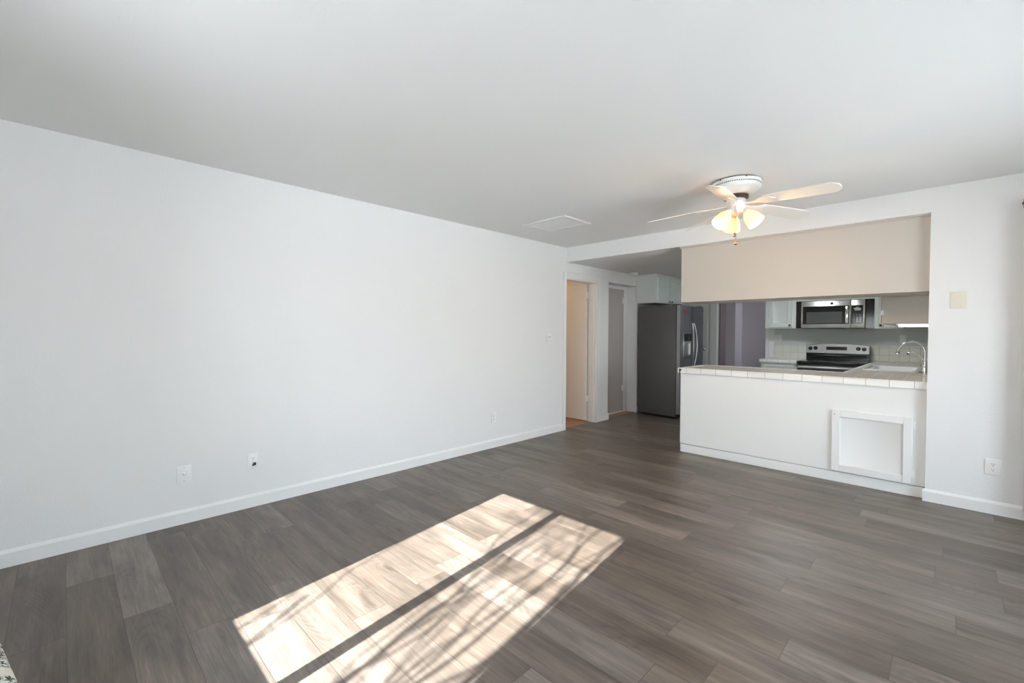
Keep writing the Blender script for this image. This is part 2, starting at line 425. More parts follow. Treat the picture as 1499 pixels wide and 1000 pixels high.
# bulkhead hanging above the peninsula, with its small moulding
struct('wall_bulkhead', B(1.552, XKR, 4.79, 5.23, 1.645, HK), M['bulk'])
prof = [(4.79, 2.228), (4.782, 2.228), (4.778, 2.236), (4.770, 2.240), (4.766, 2.25), (4.79, 2.25)]
b = prism(bmesh.new(), prof, 1.538, XKR, 'x')
struct('trim_1', b, M['bulk'])

# door casings
def casing(name, y0, y1, yi0, yi1, zt, w):
    b = B(0, .016, y0, yi0, 0, zt+w, .004, 1); bx(b, 0, .016, yi1, y1, 0, zt+w, .004, 1); bx(b, 0, .016, yi0, yi1, zt, zt+w, .004, 1)
    return struct(name, b, M['trim'], smooth=True)
casing('trim_2', 4.676, 5.550, 4.736, 5.455, 2.033, .085)
b = B(-.125, 0, 5.445, 5.455, 0, 2.033); bx(b, -.125, 0, 4.736, 4.746, 0, 2.033); bx(b, -.125, 0, 4.746, 5.445, 2.023, 2.033)
bx(b, -.075, -.035, 5.435, 5.445, 0, 2.023); bx(b, -.075, -.035, 4.746, 4.756, 0, 2.023)
struct('trim_3', b, M['trim'])
d = struct('door_1', B(-.85, -.148, 5.412, 5.447, .012, 2.018, .003, 1), M['door'], smooth=True)
for z in (1.86, .34):
    h = B(-.150, -.126, 5.411, 5.444, z-.045, z+.045); lathe(h, [(.007, -.047), (.007, .047)], (-.137, 5.408, z), seg=10)
    struct('hinge', h, M['trim'], d)
lathe_b = lathe(bmesh.new(), [(.012, 0), (.012, .03), (.026, .04), (.026, .06), (.012, .068)], (-.76, 5.415, .95), (0, -1, 0), 18)
struct('door_knob', lathe_b, M['chrome'], d)
# alcove door
b = B(-.19, -.175, 6.52, 6.60, .0, 2.07, .004, 1); bx(b, -.19, -.175, 5.782, 6.52, 2.02, 2.07, .004, 1)
struct('trim_4', b, M['trim'], smooth=True)
d = struct('door_2', B(-.19, -.180, 5.80, 6.515, .03, 2.015), M['taupe'])  # one even taupe, darker than the open door
for z in (1.84, .40):
    h = B(-.18, -.174, 6.475, 6.515, z-.045, z+.045); lathe(h, [(.005, -.048), (.005, .048)], (-.172, 6.508, z), seg=10)
    struct('hinge', h, M['trim'], d)
# closet door beside the refrigerator and kitchen doorway casing
def panel_door(w, h, t, fr=.06, rec=.008, rails=None):
    """framed door leaf with recessed panels, local: x 0..w, z 0..h, front at y=0 going back to y=t"""
    b = bmesh.new(); bv = .003
    bx(b, 0, fr, 0, t, 0, h, bv, 1); bx(b, w-fr, w, 0, t, 0, h, bv, 1)
    zs = [0] + (rails or []) + [h]
    bx(b, fr, w-fr, 0, t, 0, fr, bv, 1); bx(b, fr, w-fr, 0, t, h-fr, h, bv, 1)
    for z in (rails or []): bx(b, fr, w-fr, 0, t, z-fr/2, z+fr/2, bv, 1)
    bx(b, fr*.8, w-fr*.8, rec+.006, t, fr*.8, h-fr*.8)
    lo = fr
    cuts = [0] + (rails or []) + [h]
    for i in range(len(cuts)-1):
        a = cuts[i] + (fr if i == 0 else fr/2); c = cuts[i+1] - (fr if i == len(cuts)-2 else fr/2)
        s = .012  # sloped bead round the panel
        o = [(fr, a), (w-fr, a), (w-fr, c), (fr, c)]; n_ = [(fr+s, a+s), (w-fr-s, a+s), (w-fr-s, c-s), (fr+s, c-s)]
        vo = [b.verts.new((x, .001, z)) for x, z in o]; vi = [b.verts.new((x, rec, z)) for x, z in n_]
        for k in range(4): b.faces.new((vo[k], vo[(k+1) % 4], vi[(k+1) % 4], vi[k]))
        b.faces.new(vi)
    return b
def place(bm, o, xdir, ydir):
    """map local x->xdir, y->ydir, z->up, then move to o"""
    X, Y, Z, O = Vector(xdir), Vector(ydir), Vector((0, 0, 1)), Vector(o)
    for v in bm.verts: v.co = O + X*v.co.x + Y*v.co.y + Z*v.co.z
    return bm
d = struct('door_3', place(panel_door(.54, 2.0, .03, .075, .01, [.95]), (.009, YK-.03, .01), (1, 0, 0), (0, 1, 0)), M['trim'], smooth=True)
struct('door_knob', lathe(bmesh.new(), [(.018, 0), (.01, .008), (.01, .025), (.024, .035), (.026, .05), (.012, .06)], (.512, YK-.03, 1.02), (0, -1, 0), 18), M['chrome'], d)
b = B(.597, .71, YK-.018, YK, 0, 2.05, .004, 1); bx(b, DX1, DX1+.058, YK-.018, YK, 0, 2.05, .004, 1); bx(b, .597, DX1+.058, YK-.018, YK, 2.05, 2.14, .004, 1)
bx(b, DX1+.058, DX1+.13, YK-.008, YK, .92, 1.39)
struct('trim_5', b, M['trim'], smooth=True)
struct('back_room_slab', B(.692, .722, YK+.122, 8.583, .01, 2.03, .003, 1), M['plum'], smooth=True)  # dark plum slab along the left of the back room opening

# baseboards
def base_profile(d=.013, h=.095): return [(0, 0), (d, 0), (d, h-.018), (d*.55, h-.006), (d*.25, h), (0, h)]
b = prism(bmesh.new(), base_profile(), YW, 4.676, 'y')
b2 = prism(bmesh.new(), base_profile(), 5.55, 5.793, 'y'); 
struct('baseboard_left', b, M['trim'])
bx(b2, -.12, 0, 5.78, 5.793, 0, .085)
struct('baseboard_hall', b2, M['trim'])
b = B(-.175, .013, 6.642, 6.655, 0, .09, .003, 1); bx(b, 0, .013, 6.648, YK, 0, .09)
struct('baseboard_alcove', b, M['trim'])
b = bmesh.new(); prism(b, [(YB-a, z) for a, z in base_profile()], XKR-.013, XR, 'x')
bx(b, XKR-.013, XKR, YB, YB+.045, 0, .085)
struct('baseboard_back', b, M['trim'])
struct('baseboard_right', B(XR-.013, XR, YW, SY0-.06, 0, .095), M['trim'])

# windows -----------------------------------------------------------
fw = .045
b = B(WX0, WX0+fw, -1.10, -1.06, WZ0, WZ1); bx(b, WX1-fw, WX1, -1.10, -1.06, WZ0, WZ1)
bx(b, WX0+fw, WX1-fw, -1.10, -1.06, WZ0, WZ0+fw); bx(b, WX0+fw, WX1-fw, -1.10, -1.06, WZ1-fw, WZ1); bx(b, 2.145, 2.205, -1.10, -1.06, WZ0+fw, WZ1-fw)
w = struct('window_1', b, M['trim'])
struct('pane', B(WX0+fw, WX1-fw, -1.082, -1.078, WZ0+fw, WZ1-fw), M['glass'], w)
b = B(XR+.03, XR+.09, SY0, SY0+.06, 0, SZ); bx(b, XR+.03, XR+.09, SY1-.06, SY1, 0, SZ); bx(b, XR+.03, XR+.09, SY0+.06, SY1-.06, 0, .06)
bx(b, XR+.03, XR+.09, SY0+.06, SY1-.06, SZ-.06, SZ); bx(b, XR+.03, XR+.09, 2.465, 2.535, .06, SZ-.06)
w = struct('window_2', b, M['trim'])
struct('pane', B(XR+.058, XR+.062, SY0+.06, SY1-.06, .06, SZ-.06), M['glass'], w)
b = B(VX0, VX0+fw, -1.10, -1.06, VZ0, VZ1); bx(b, VX1-fw, VX1, -1.10, -1.06, VZ0, VZ1)
bx(b, VX0+fw, VX1-fw, -1.10, -1.06, VZ0, VZ0+fw); bx(b, VX0+fw, VX1-fw, -1.10, -1.06, VZ1-fw, VZ1)
w = struct('added_window', b, M['trim'])  # unseen window, added with its cloth to brighten the wall by the peninsula
struct('pane', B(VX0+fw, VX1-fw, -1.082, -1.078, VZ0+fw, VZ1-fw), M['glass'], w)
t = Thing('added_roller_shade', 'translucent white roller shade on an added unseen window that brightens the room', 'shade', (3.5, -1.0, 2.16))
bm = bmesh.new(); vs = [bm.verts.new(q) for q in ((VX0-.03, -1.02, VZ0-.03), (VX1+.03, -1.02, VZ0-.03), (VX1+.03, -1.02, 2.15), (VX0-.03, -1.02, 2.15))]; bm.faces.new(vs)
t.part('cloth', bm, M['scrim'], smooth=False)
t.part('roller', lathe(bmesh.new(), [(.025, 0), (.025, VX1-VX0+.06)], (VX0-.03, -1.0, 2.16), (1, 0, 0), 20), M['plastic'])
t.part('hem_bar', B(VX0-.03, VX1+.03, -1.026, -1.014, VZ0-.05, VZ0-.03, .003), M['plastic'])
# outside
struct('patio_ground', B(-30, 30, -30, 30, -.30, -.16), M['concrete'])
struct('sun_block_wall', B(XR+.12, XR+.75, .83, .95, -.16, 2.5), M['stucco'])  # unseen wall added to keep grazing sun out of the slider

# ------------------------------------------------------------------ peninsula, counters
t = Thing('peninsula_cabinet', 'long white peninsula cabinet facing the living room, with one small framed door', 'cabinet', (2.55, 5.1, 0))
t.part('body', B(1.556, XKR-.001, 4.79, 5.40, .093, .868, .003, 1), M['panel'])
t.part('toe_kick', B(1.559, XKR-.012, 4.794, 5.38, 0, .088, .003, 1), M['trim'])
dr = t.part('door', place(panel_door(.532, .535, .022, .058, .010), (2.934, 4.768, .102), (1, 0, 0), (0, 1, 0)), M['panel'])
for z in (.185, .575):
    h = B(3.466, 3.486, 4.781, 4.788, z-.028, z+.028, .002, 1); lathe(h, [(.004, -.03), (.0055, -.028), (.0055, .028), (.004, .03)], (3.472, 4.779, z), seg=10)
    t.part('hinge', h, M['trim'], dr)
t.part('screw', lathe(bmesh.new(), [(.004, 0), (.004, .002)], (2.953, 4.7685, .60), (0, -1, 0), 10), M['brass'], dr)

t = Thing('tiled_countertop', 'L shaped tiled countertop over the peninsula, pale edge tiles and grey top', 'countertop', (2.55, 5.1, .87))
XI, YI = 2.925, 5.45      # inner corner
SX0, SX1, SY0_, SY1_ = 3.03, 3.42, 5.98, 6.74   # sink cut-out
b = bmesh.new()
bx(b, 1.553, XKR-.001, 4.795, YI, .872, .924)
bx(b, XI, XKR, YI, SY0_, .872, .924); bx(b, XI, XKR, SY1_, YK-.004, .872, .924)
bx(b, XI, SX0, SY0_, SY1_, .872, .924); bx(b, SX1, XKR, SY0_, SY1_, .872, .924)
t.part('top', b, M['tile_top'], smooth=False)
# rounded edge tiles along the front and the free end
pr = [(0, .870), (0, .916), (.003, .923), (.010, .927), (.050, .927), (.050, .922), (.020, .870)]
b = prism(bmesh.new(), [(4.773+a, z) for a, z in pr], 1.545, XKR-.001, 'x')
t.part('front_edge', b, M['tile_edge'], label='row of long white edge tiles along the front')
b = prism(bmesh.new(), [(1.533+a, z) for a, z in pr], 4.773, YI, 'y')
t.part('end_edge', b, M['tile_edge'])
b = prism(bmesh.new(), [(1.545+a*0, 0) for a in range(0)] or [(1.548, YI-.01), (XI, YI-.01), (XI, YI+.012), (1.548, YI+.012)], .870, .927, 'z')
t.part('back_edge', b, M['tile_edge'])
t.part('run_edge', prism(bmesh.new(), [(XI-.012, YI+.012), (XI+.015, YI+.012), (XI+.015, 7.53), (XI-.012, 7.53)], .870, .927, 'z'), M['tile_edge'])

t = Thing('sink_base_cabinet', 'pale cabinet run under the sink along the right kitchen wall', 'cabinet', (3.25, 6.8, 0))
t.part('body', B(XI+.03, XKR-.002, 5.46, 5.95, .1, .868), M['cab']); t.part('body', B(XI+.03, XKR-.002, 6.77, YK-.002, .1, .868), M['cab'])
t.part('floor_panel', B(XI+.03, XKR-.002, 5.95, 6.77, .1, .14), M['cab'])
t.part('toe_kick', B(XI+.09, XKR-.002, 5.46, YK-.002, 0, .1), M['cab'])
for y in (5.98, 6.38):
    q = t.part('door', place(panel_door(.39, .70, .02), (XI+.01, y, .13), (0, 1, 0), (1, 0, 0)), M['cab'])

# sink bowl
t = Thing('kitchen_sink', 'white enamel sink set in the tiled counter beside the faucet', 'sink', (3.225, 6.36, .924))
b = bmesh.new()
def rrect(x0, x1, y0, y1, r, n=5):
    o = []
    for cx, cy, a in ((x1-r, y1-r, 0), (x0+r, y1-r, 90), (x0+r, y0+r, 180), (x1-r, y0+r, 270)):
        o += [(cx+r*math.cos(R(a+90*k/n)), cy+r*math.sin(R(a+90*k/n))) for k in range(n+1)]
    return o
levels = [(rrect(3.005, 3.455, 5.955, 6.765, .05), .926), (rrect(3.006, 3.454, 5.956, 6.764, .05), .934), (rrect(3.012, 3.448, 5.962, 6.758, .05), .938),
          (rrect(3.032, 3.418, 5.985, 6.735, .05), .937), (rrect(3.040, 3.410, 5.992, 6.728, .05), .928), (rrect(3.050, 3.400, 6.002, 6.718, .055), .78), (rrect(3.09, 3.36, 6.05, 6.67, .06), .765)]
rings = [[b.verts.new((x, y, z)) for x, y in o] for o, z in levels]
for a, c in zip(rings, rings[1:]):
    n = len(a)
    for i in range(n): b.faces.new((a[i], a[(i+1) % n], c[(i+1) % n], c[i]))
b.faces.new(rings[-1])
t.part('basin', b, M['sink'])
t.part('drain', lathe(bmesh.new(), [(.045, 0), (.045, .004), (.03, .005)], (3.225, 6.36, .766), seg=20), M['chrome'])

t = Thing('kitchen_faucet', 'tall chrome gooseneck faucet standing at the right end of the sink', 'faucet', (3.492, 6.02, .926))
fx, fy = 3.492, 6.02
t.part('base', lathe(bmesh.new(), [(.034, 0), (.034, .006), (.028, .012), (.026, .05), (.029, .054), (.029, .075), (.021, .09), (.017, .12)], (fx, fy, .9265), seg=24), M['chrome'])
sp = smooth_path([(fx, fy, 1.02), (fx, fy, 1.10), (fx-.004, fy, 1.15), (fx-.03, fy+.01, 1.205), (fx-.085, fy+.02, 1.235), (fx-.15, fy+.03, 1.215), (fx-.195, fy+.04, 1.165), (fx-.208, fy+.043, 1.12)], 7)
s = t.part('spout', tube(bmesh.new(), sp, .0105, 14), M['chrome'])
t.part('aerator', lathe(bmesh.new(), [(.012, 0), (.018, .006), (.018, .014), (.012, .028)], (fx-.2095, fy+.043, 1.100), seg=18), M['chrome'], s)
hp = smooth_path([(fx-.010, fy, 1.055), (fx-.045, fy-.01, 1.095), (fx-.075, fy-.02, 1.128), (fx-.105, fy-.025, 1.128), (fx-.125, fy-.03, 1.112)], 6)
h = t.part('handle', tube(bmesh.new(), hp, [.0075+.001*math.sin(i) for i in range(len(hp))], 12), M['chrome'])
t.part('handle_tip', lathe(bmesh.new(), [(.006, 0), (.009, .004), (.009, .012), (.005, .016)], (fx-.121, fy-.029, 1.1155), (-.7, 0, -.7), 14), M['dark'], h)

# left counter with base cabinet
t = Thing('drawer_base_cabinet', 'pale base cabinet with a drawer left of the range', 'cabinet', (1.83, 7.9, 0))
t.part('body', B(1.592, 2.066, 7.585, YK, .1, .868), M['cab'])
t.part('toe_kick', B(1.61, 2.06, 7.65, YK, 0, .1), M['cab'])
q = t.part('drawer', place(panel_door(.40, .13, .02, .028, .006), (1.63, 7.565, .715), (1, 0, 0), (0, 1, 0)), M['cab'])
t.part('drawer_pull', B(1.79, 1.87, 7.548, 7.565, .772, .784, .003), M['brass'], q)
t.part('door', place(panel_door(.40, .56, .02), (1.63, 7.565, .13), (1, 0, 0), (0, 1, 0)), M['cab'])
t = Thing('small_countertop', 'short tiled countertop left of the range under the plain backsplash', 'countertop', (1.83, 7.9, .87))
t.part('top', B(1.576, 2.068, 7.58, YK-.004, .870, .914), M['tile_edge'])
t.part('front_edge', B(1.572, 2.068, 7.555, 7.58, .866, .918, .006), M['tile_edge'])
single('plain_backsplash', B(1.622, 2.07, YK-.010, YK-.001, .915, 1.128), M['splash'], 'pale plain tile backsplash left of the range', 'backsplash', (1.85, YK, .92))
single('embossed_backsplash', B(2.862, XKR-.001, YK-.010, YK-.001, .925, 1.140), M['splash2'], 'beige embossed tile backsplash behind the faucet, right of the range', 'backsplash', (3.2, YK, .92))

# ------------------------------------------------------------------ range
t = Thing('electric_range', 'stainless and black electric range with four black knobs on its backguard', 'stove', (2.465, 7.88, 0))
X0, X1 = 2.082, 2.850
t.part('body', B(X0, X1, 7.56, 8.16, .03, .885, .003, 1), M['blackm'])
t.part('cooktop', B(X0-.004, X1+.004, 7.535, 8.10, .885, .915, .008), M['black'])
for (x, y, r) in ((2.27, 7.70, .10), (2.66, 7.70, .085), (2.27, 7.95, .08), (2.66, 7.95, .10)):
    t.part('burner_ring', lathe(bmesh.new(), [(r, 0), (r, .0012), (r-.006, .0012), (r-.006, 0)], (x, y, .915), seg=40, cap=False), M['mesh'])
d = t.part('oven_door', B(X0+.004, X1-.004, 7.525, 7.558, .24, .855, .006), M['black'])
t.part('oven_window', B(X0+.12, X1-.12, 7.522, 7.526, .40, .72, .001, 1), M['bglass'], d)
hb = tube(bmesh.new(), [(X0+.03, 7.482, .828), (X1-.03, 7.482, .828)], .015, 14)
for x in (X0+.06, X1-.06): bx(hb, x-.012, x+.012, 7.482, 7.526, .818, .838)
bx(hb, X0+.008, X1-.008, 7.520, 7.526, .805, .853, .002, 1)
t.part('door_handle', hb, M['steel_h'], d)
dw = t.part('storage_drawer', B(X0+.004, X1-.004, 7.528, 7.558, .06, .23, .005), M['steel_h'])
# curved-top backguard
def arc_top(x0, x1, z0, zs, zm, n=14):
    o = [(x0, z0), (x1, z0)]
    for i in range(n+1):
        f = i/n; x = x1 + (x0-x1)*f
        o.append((x, zs + (zm-zs)*math.sin(math.pi*f)**.8))
    return o
g = t.part('backguard', prism(bmesh.new(), arc_top(X0, X1, .915, 1.135, 1.168), 8.105, 8.185, 'y'), M['black'])
t.part('control_panel', prism(bmesh.new(), arc_top(X0+.004, X1-.004, 1.020, 1.130, 1.163), 8.093, 8.106, 'y'), M['steel_h'], g)
t.part('vent_trim', tube(bmesh.new(), [(X0+.03, 8.098, .985), (X1-.03, 8.098, .985)], .012, 10), M['black'], g)
t.part('display', B(2.338, 2.590, 8.089, 8.094, 1.068, 1.118, .002, 1), M['display'], g)
for x, z in ((2.137, 1.088), (2.203, 1.094), (2.722, 1.094), (2.790, 1.088)):
    k = lathe(bmesh.new(), [(.027, 0), (.027, .008), (.022, .012), (.020, .028), (.015, .030)], (x, 8.093, z), (0, -1, 0), 20)
    bx(k, x-.004, x+.004, 8.058, 8.065, z-.018, z+.018)
    t.part('knob', k, M['black'], g)

# ------------------------------------------------------------------ upper cabinets and microwave on the back wall
def knob_bm(p, d=(0, -1, 0), s=1.0):
    return lathe(bmesh.new(), [(.006*s, 0), (.006*s, .010*s), (.014*s, .015*s), (.015*s, .022*s), (.009*s, .028*s)], p, d, 16)
YU = 7.89
t = Thing('wall_cabinet', 'pale green grey wall cabinet with one framed door, left of the microwave', 'cabinet', (1.77, 8.05, 1.39))
t.part('body', B(1.562, 1.980, YU, YK, 1.392, HK-.002), M['cab'])
q = t.part('door', place(panel_door(.315, .82, .02, .055, .009), (1.612, YU-.02, 1.41), (1, 0, 0), (0, 1, 0)), M['cab'])
t.part('knob', knob_bm((1.905, YU-.02, 1.44)), M['dark'], q)
for z in (1.52, 2.1): t.part('hinge', lathe(bmesh.new(), [(.006, -.03), (.006, .03)], (1.607, YU-.012, z), seg=10), M['trim'], q)

t = Thing('hood_cabinet', 'low pale cabinet above the microwave with black filler panels beside it', 'cabinet', (2.45, 8.05, 1.8))
t.part('body', B(1.982, 2.914, YU, YK, 1.802, HK-.002), M['cab'])
for x, kx in ((2.02, 2.385), (2.455, 2.50)):
    q = t.part('door', place(panel_door(.42, .34, .02, .05, .009), (x, YU-.02, 1.852), (1, 0, 0), (0, 1, 0)), M['cab'])
    t.part('knob', knob_bm((kx, YU-.02, 1.868), s=1.2), M['brass'], q)
t.part('filler_panel', B(1.982, 2.052, YU+.004, YK, 1.392, 1.80), M['black'], label='glossy black filler strip')
t.part('filler_panel', B(2.822, 2.914, YU+.004, YK, 1.392, 1.80), M['black'], label='glossy black filler strip')

t = Thing('microwave', 'stainless over-the-range microwave with dark window hung under the low cabinet', 'microwave', (2.437, 8.03, 1.39))
a0, a1 = 2.056, 2.818
t.part('body', B(a0, a1, YU-.005, YK-.01, 1.392, 1.796, .003, 1), M['blackm'])
d = t.part('door', B(a0, 2.656, YU-.040, YU-.006, 1.394, 1.794, .005), M['steel_m'])
t.part('window_frame', B(a0+.022, 2.640, YU-.0425, YU-.039, 1.452, 1.716, .001, 1), M['black'], d)
t.part('window', B(a0+.070, 2.560, YU-.0440, YU-.0415, 1.466, 1.632, .0008, 1), M['mesh'], d)
hb = B(2.600, 2.634, YU-.078, YU-.062, 1.462, 1.705, .006)
for z in (1.48, 1.685): bx(hb, 2.608, 2.626, YU-.064, YU-.042, z-.01, z+.01)
t.part('handle', hb, M['chrome'], d)
t.part('badge', lathe(bmesh.new(), [(.019, 0), (.019, .002), (.016, .003)], (2.435, YU-.040, 1.752), (0, -1, 0), 20), M['dark'], d, label='round dark badge')
c = t.part('control_panel', B(2.660, a1, YU-.040, YU-.006, 1.394, 1.794, .005), M['steel_m'])
t.part('keypad', B(2.664, 2.796, YU-.0425, YU-.039, 1.456, 1.716, .001, 1), M['black'], c)
k = bmesh.new()
for i in range(3):
    for j in range(5): bx(k, 2.682+.036*i, 2.706+.036*i, YU-.0432, YU-.0424, 1.475+.026*j, 1.489+.026*j)
t.part('button_labels', k, M['mesh'], c)
t.part('display', B(2.690, 2.775, YU-.0434, YU-.0424, 1.650, 1.690), M['display'], c)
# the sticker on the keypad: four short pale lines of unreadable print
k = bmesh.new(); random.seed(4)
for j, (w0, w1) in enumerate(((2.715, 2.748), (2.690, 2.770), (2.698, 2.776), (2.704, 2.768))):
    bx(k, w0, w1, YU-.0440, YU-.0433, 1.682-.013*j, 1.688-.013*j)
t.part('sticker_print', k, M['plastic'], c)
t.part('vent_grille', B(2.30, 2.60, YU-.03, YU+.1, 1.386, 1.393), M['blackm'])

t = Thing('corner_wall_cabinet', 'pale wall cabinet with a small knob, right of the microwave', 'cabinet', (3.06, 8.05, 1.385))
t.part('body', B(2.916, 3.212, YU, YK, 1.385, HK-.002), M['cab'])
q = t.part('door', place(panel_door(.22, .82, .02, .05, .009), (2.965, YU-.02, 1.40), (1, 0, 0), (0, 1, 0)), M['cab'])
t.part('knob', knob_bm((2.985, YU-.02, 1.43)), M['dark'], q)

t = Thing('side_wall_cabinet', 'plain flat end of the cabinet hung above the sink on the right wall', 'cabinet', (3.38, 6.5, 1.4))
t.part('body', B(3.218, XKR-.001, 5.245, 7.86, 1.400, HK-.002, .002, 1), M['bulk'])
for i, y in enumerate((5.25, 5.91, 6.57, 7.22)):
    q = t.part('door', place(panel_door(.63, .83, .02, .05, .009), (3.196, y, 1.41), (0, 1, 0), (1, 0, 0)), M['cab'])
    if i == 0:
        for z in (1.50, 2.12):
            h = lathe(bmesh.new(), [(.007, -.032), (.007, .032)], (3.2065, 5.244, z), seg=10); bx(h, 3.207, 3.235, 5.2405, 5.2445, z-.022, z+.022)
            t.part('hinge', h, M['trim'], q)
t = Thing('under_cabinet_light', 'lit white strip light under the cabinet above the sink', 'light', (3.42, 5.35, 1.38))
t.part('housing', B(3.318, XKR-.002, 5.27, 5.38, 1.384, 1.399, .003, 1), M['plastic'])
t.part('diffuser', B(3.335, XKR-.004, 5.266, 5.376, 1.372, 1.392, .004), M['fluor'])

t = Thing('kitchen_fill_light', 'unseen round fill light added on the kitchen ceiling', 'ceiling light', (2.15, 6.6, HK))  # unseen fixture added behind the bulkhead to lift the kitchen
t.part('base', lathe(bmesh.new(), [(.245, .0), (.245, .03), (.235, .035)], (2.15, 6.6, HK-.001), (0, 0, -1), 40), M['plastic'])
t.part('diffuser', lathe(bmesh.new(), [(.235, .03), (.23, .055), (.16, .08), (.07, .09), (.005, .092)], (2.15, 6.6, HK), (0, 0, -1), 40), M['kfill'])

# ------------------------------------------------------------------ refrigerator and the cabinet over it
t = Thing('refrigerator', 'tall side-by-side stainless refrigerator with charcoal side panel', 'refrigerator', (.40, 7.0, 0))
t.part('body', B(.075, .700, 6.555, 7.425, .03, 1.728, .006), M['fridge_side'])
t.part('base_grille', B(.65, .735, 6.57, 7.41, .012, .075, .004), M['gasket'])
t.part('gasket', B(.700, .712, 6.565, 7.415, .09, 1.715), M['gasket'])
for nm, y0, y1 in (('freezer_door', 6.550, 6.977), ('fridge_door', 6.993, 7.420)):
    bm = bmesh.new()
    o = []
    for i in range(9):    # gently bowed front
        f = i/8; o.append((.766 + .012*math.sin(math.pi*f)**.6, y0 + (y1-y0)*f))
    prism(bm, [(.712, y1), (.712, y0)] + o, .075, 1.732, 'z')
    d = t.part(nm, bm, M['fridge'])
    s = 1 if nm == 'fridge_door' else -1
    hy = 6.985 + s*.030
    hp = smooth_path([(.770, hy, 1.47), (.792, hy+s*.006, 1.43), (.814, hy+s*.03, 1.28), (.820, hy+s*.04, 1.12), (.814, hy+s*.03, .96), (.792, hy+s*.006, .80), (.770, hy, .76)], 6)
    t.part('handle', tube(bmesh.new(), hp, .0105, 12), M['steel'], d)
    if s < 0:
        q = t.part('dispenser', B(.765, .784, 6.640, 6.915, .925, 1.305, .004), M['fridge'], d)
        t.part('dispenser_display', B(.783, .787, 6.648, 6.908, 1.190, 1.298, .001, 1), M['display'], q)
        rb = B(.766, .7855, 6.655, 6.900, .955, 1.175, .002, 1)
        t.part('dispenser_recess', rb, M['steel'], q)
        t.part('paddle', B(.785, .792, 6.80, 6.87, .985, 1.150, .002, 1), M['plastic'], q)
    else:
        t.part('badge', B(.770, .7735, 7.335, 7.375, 1.655, 1.700, .001, 1), M['dark'], d)
for y in (6.60, 7.38):
    t.part('hinge_cover', B(.62, .75, y-.035, y+.035, 1.728, 1.752, .006), M['fridge_side'])
k = bmesh.new()
mo = [(6.59, 1.672), (6.64, 1.668), (6.70, 1.652), (6.78, 1.640), (6.80, 1.618), (6.74, 1.612), (6.66, 1.632), (6.60, 1.655)]
single('magnet', prism(k, mo, .7765, .782, 'x'), M['red'], 'small red magnet stuck high on the left refrigerator door', 'magnet', (.779, 6.70, 1.64))

t = Thing('refrigerator_cabinet', 'pale cabinet with two framed doors hung above the refrigerator', 'cabinet', (.2, 7.0, 1.79))
t.part('body', B(.002, .352, 6.598, 7.46, 1.790, HK-.004, .002, 1), M['cab'])
t.part('crown_strip', B(.002, .362, 6.592, 7.46, HK-.03, HK-.003, .003, 1), M['cab'])
for y, ky, hy in ((6.628, 7.00, 6.626), (7.052, 7.09, 7.455)):
    q = t.part('door', place(panel_door(.408, .40, .02, .05, .009), (.372, y, 1.805), (0, 1, 0), (-1, 0, 0)), M['cab'])
    t.part('knob', knob_bm((.372, ky, 1.822), (1, 0, 0), .8), M['dark'], q)
    for z in (1.87, 2.15): t.part('hinge', lathe(bmesh.new(), [(.006, -.03), (.006, .03)], (.364, hy, z), seg=10), M['trim'], q)

t = Thing('smoke_detector', 'small round white smoke detector on the kitchen ceiling near the hall opening', 'smoke detector', (.10, 6.33, HK))
t.part('base', lathe(bmesh.new(), [(.066, 0), (.066, .012), (.062, .014)], (.10, 6.33, HK), (0, 0, -1), 32), M['plastic'])
t.part('cover', lathe(bmesh.new(), [(.060, .012), (.060, .028), (.050, .036), (.02, .038)], (.10, 6.33, HK), (0, 0, -1), 32), M['plastic'])

# ------------------------------------------------------------------ outlets, switches
def plate_bm(w, h, t=.006): return bx(bmesh.new(), -w/2, w/2, -t, 0, -h/2, h/2, .003, 2)
def to_wall(bm, o, wall):
    if wall == 'L': return place(bm, o, (0, 1, 0), (-1, 0, 0))
    return place(bm, o, (1, 0, 0), (0, 1, 0))
def receptacle(s=1):
    f = bmesh.new(); o = []
    for i in range(24):
        a = 2*math.pi*i/24; o.append((.0165*math.cos(a), max(-.0135, min(.0135, .0165*math.sin(a)))))
    prism(f, o, -.0075, -.0055, 'y'); return f
def slots():
    b = bmesh.new(); bx(b, -.0075, -.0052, -.0082, -.0072, -.001, .0075); bx(b, .0050, .0070, -.0082, -.0072, 0, .0065); bx(b, -.0025, .0025, -.0082, -.0072, -.0095, -.005)
    return b
def outlet(label, o, wall, w=.070, h=.115, m='plastic', dark_plug=False):
    t = Thing('wall_outlet', label, 'outlet', o)
    pl = t.part('plate', to_wall(plate_bm(w, h), o, wall), M[m])
    for dz in (.0195, -.0195):
        r = receptacle(); sl = slots()
        for q in (r, sl):
            for v in q.verts: v.co.z += dz
        rc = t.part('receptacle', to_wall(r, o, wall), M[m]); t.part('slots', to_wall(sl, o, wall), M['dark'], rc)
    if dark_plug:
        b = bx(bmesh.new(), -.002, .016, -.020, -.007, -.030, -.010, .003); bx(b, -.008, .004, -.014, -.007, -.034, -.024, .002)
        t.part('plug_adapter', to_wall(b, o, wall), M['blackm'])
    t.part('screw', to_wall(lathe(bmesh.new(), [(.0032, 0), (.0032, .0012)], (0, -.006, 0), (0, -1, 0), 10), o, wall), M['steel'])
    return t
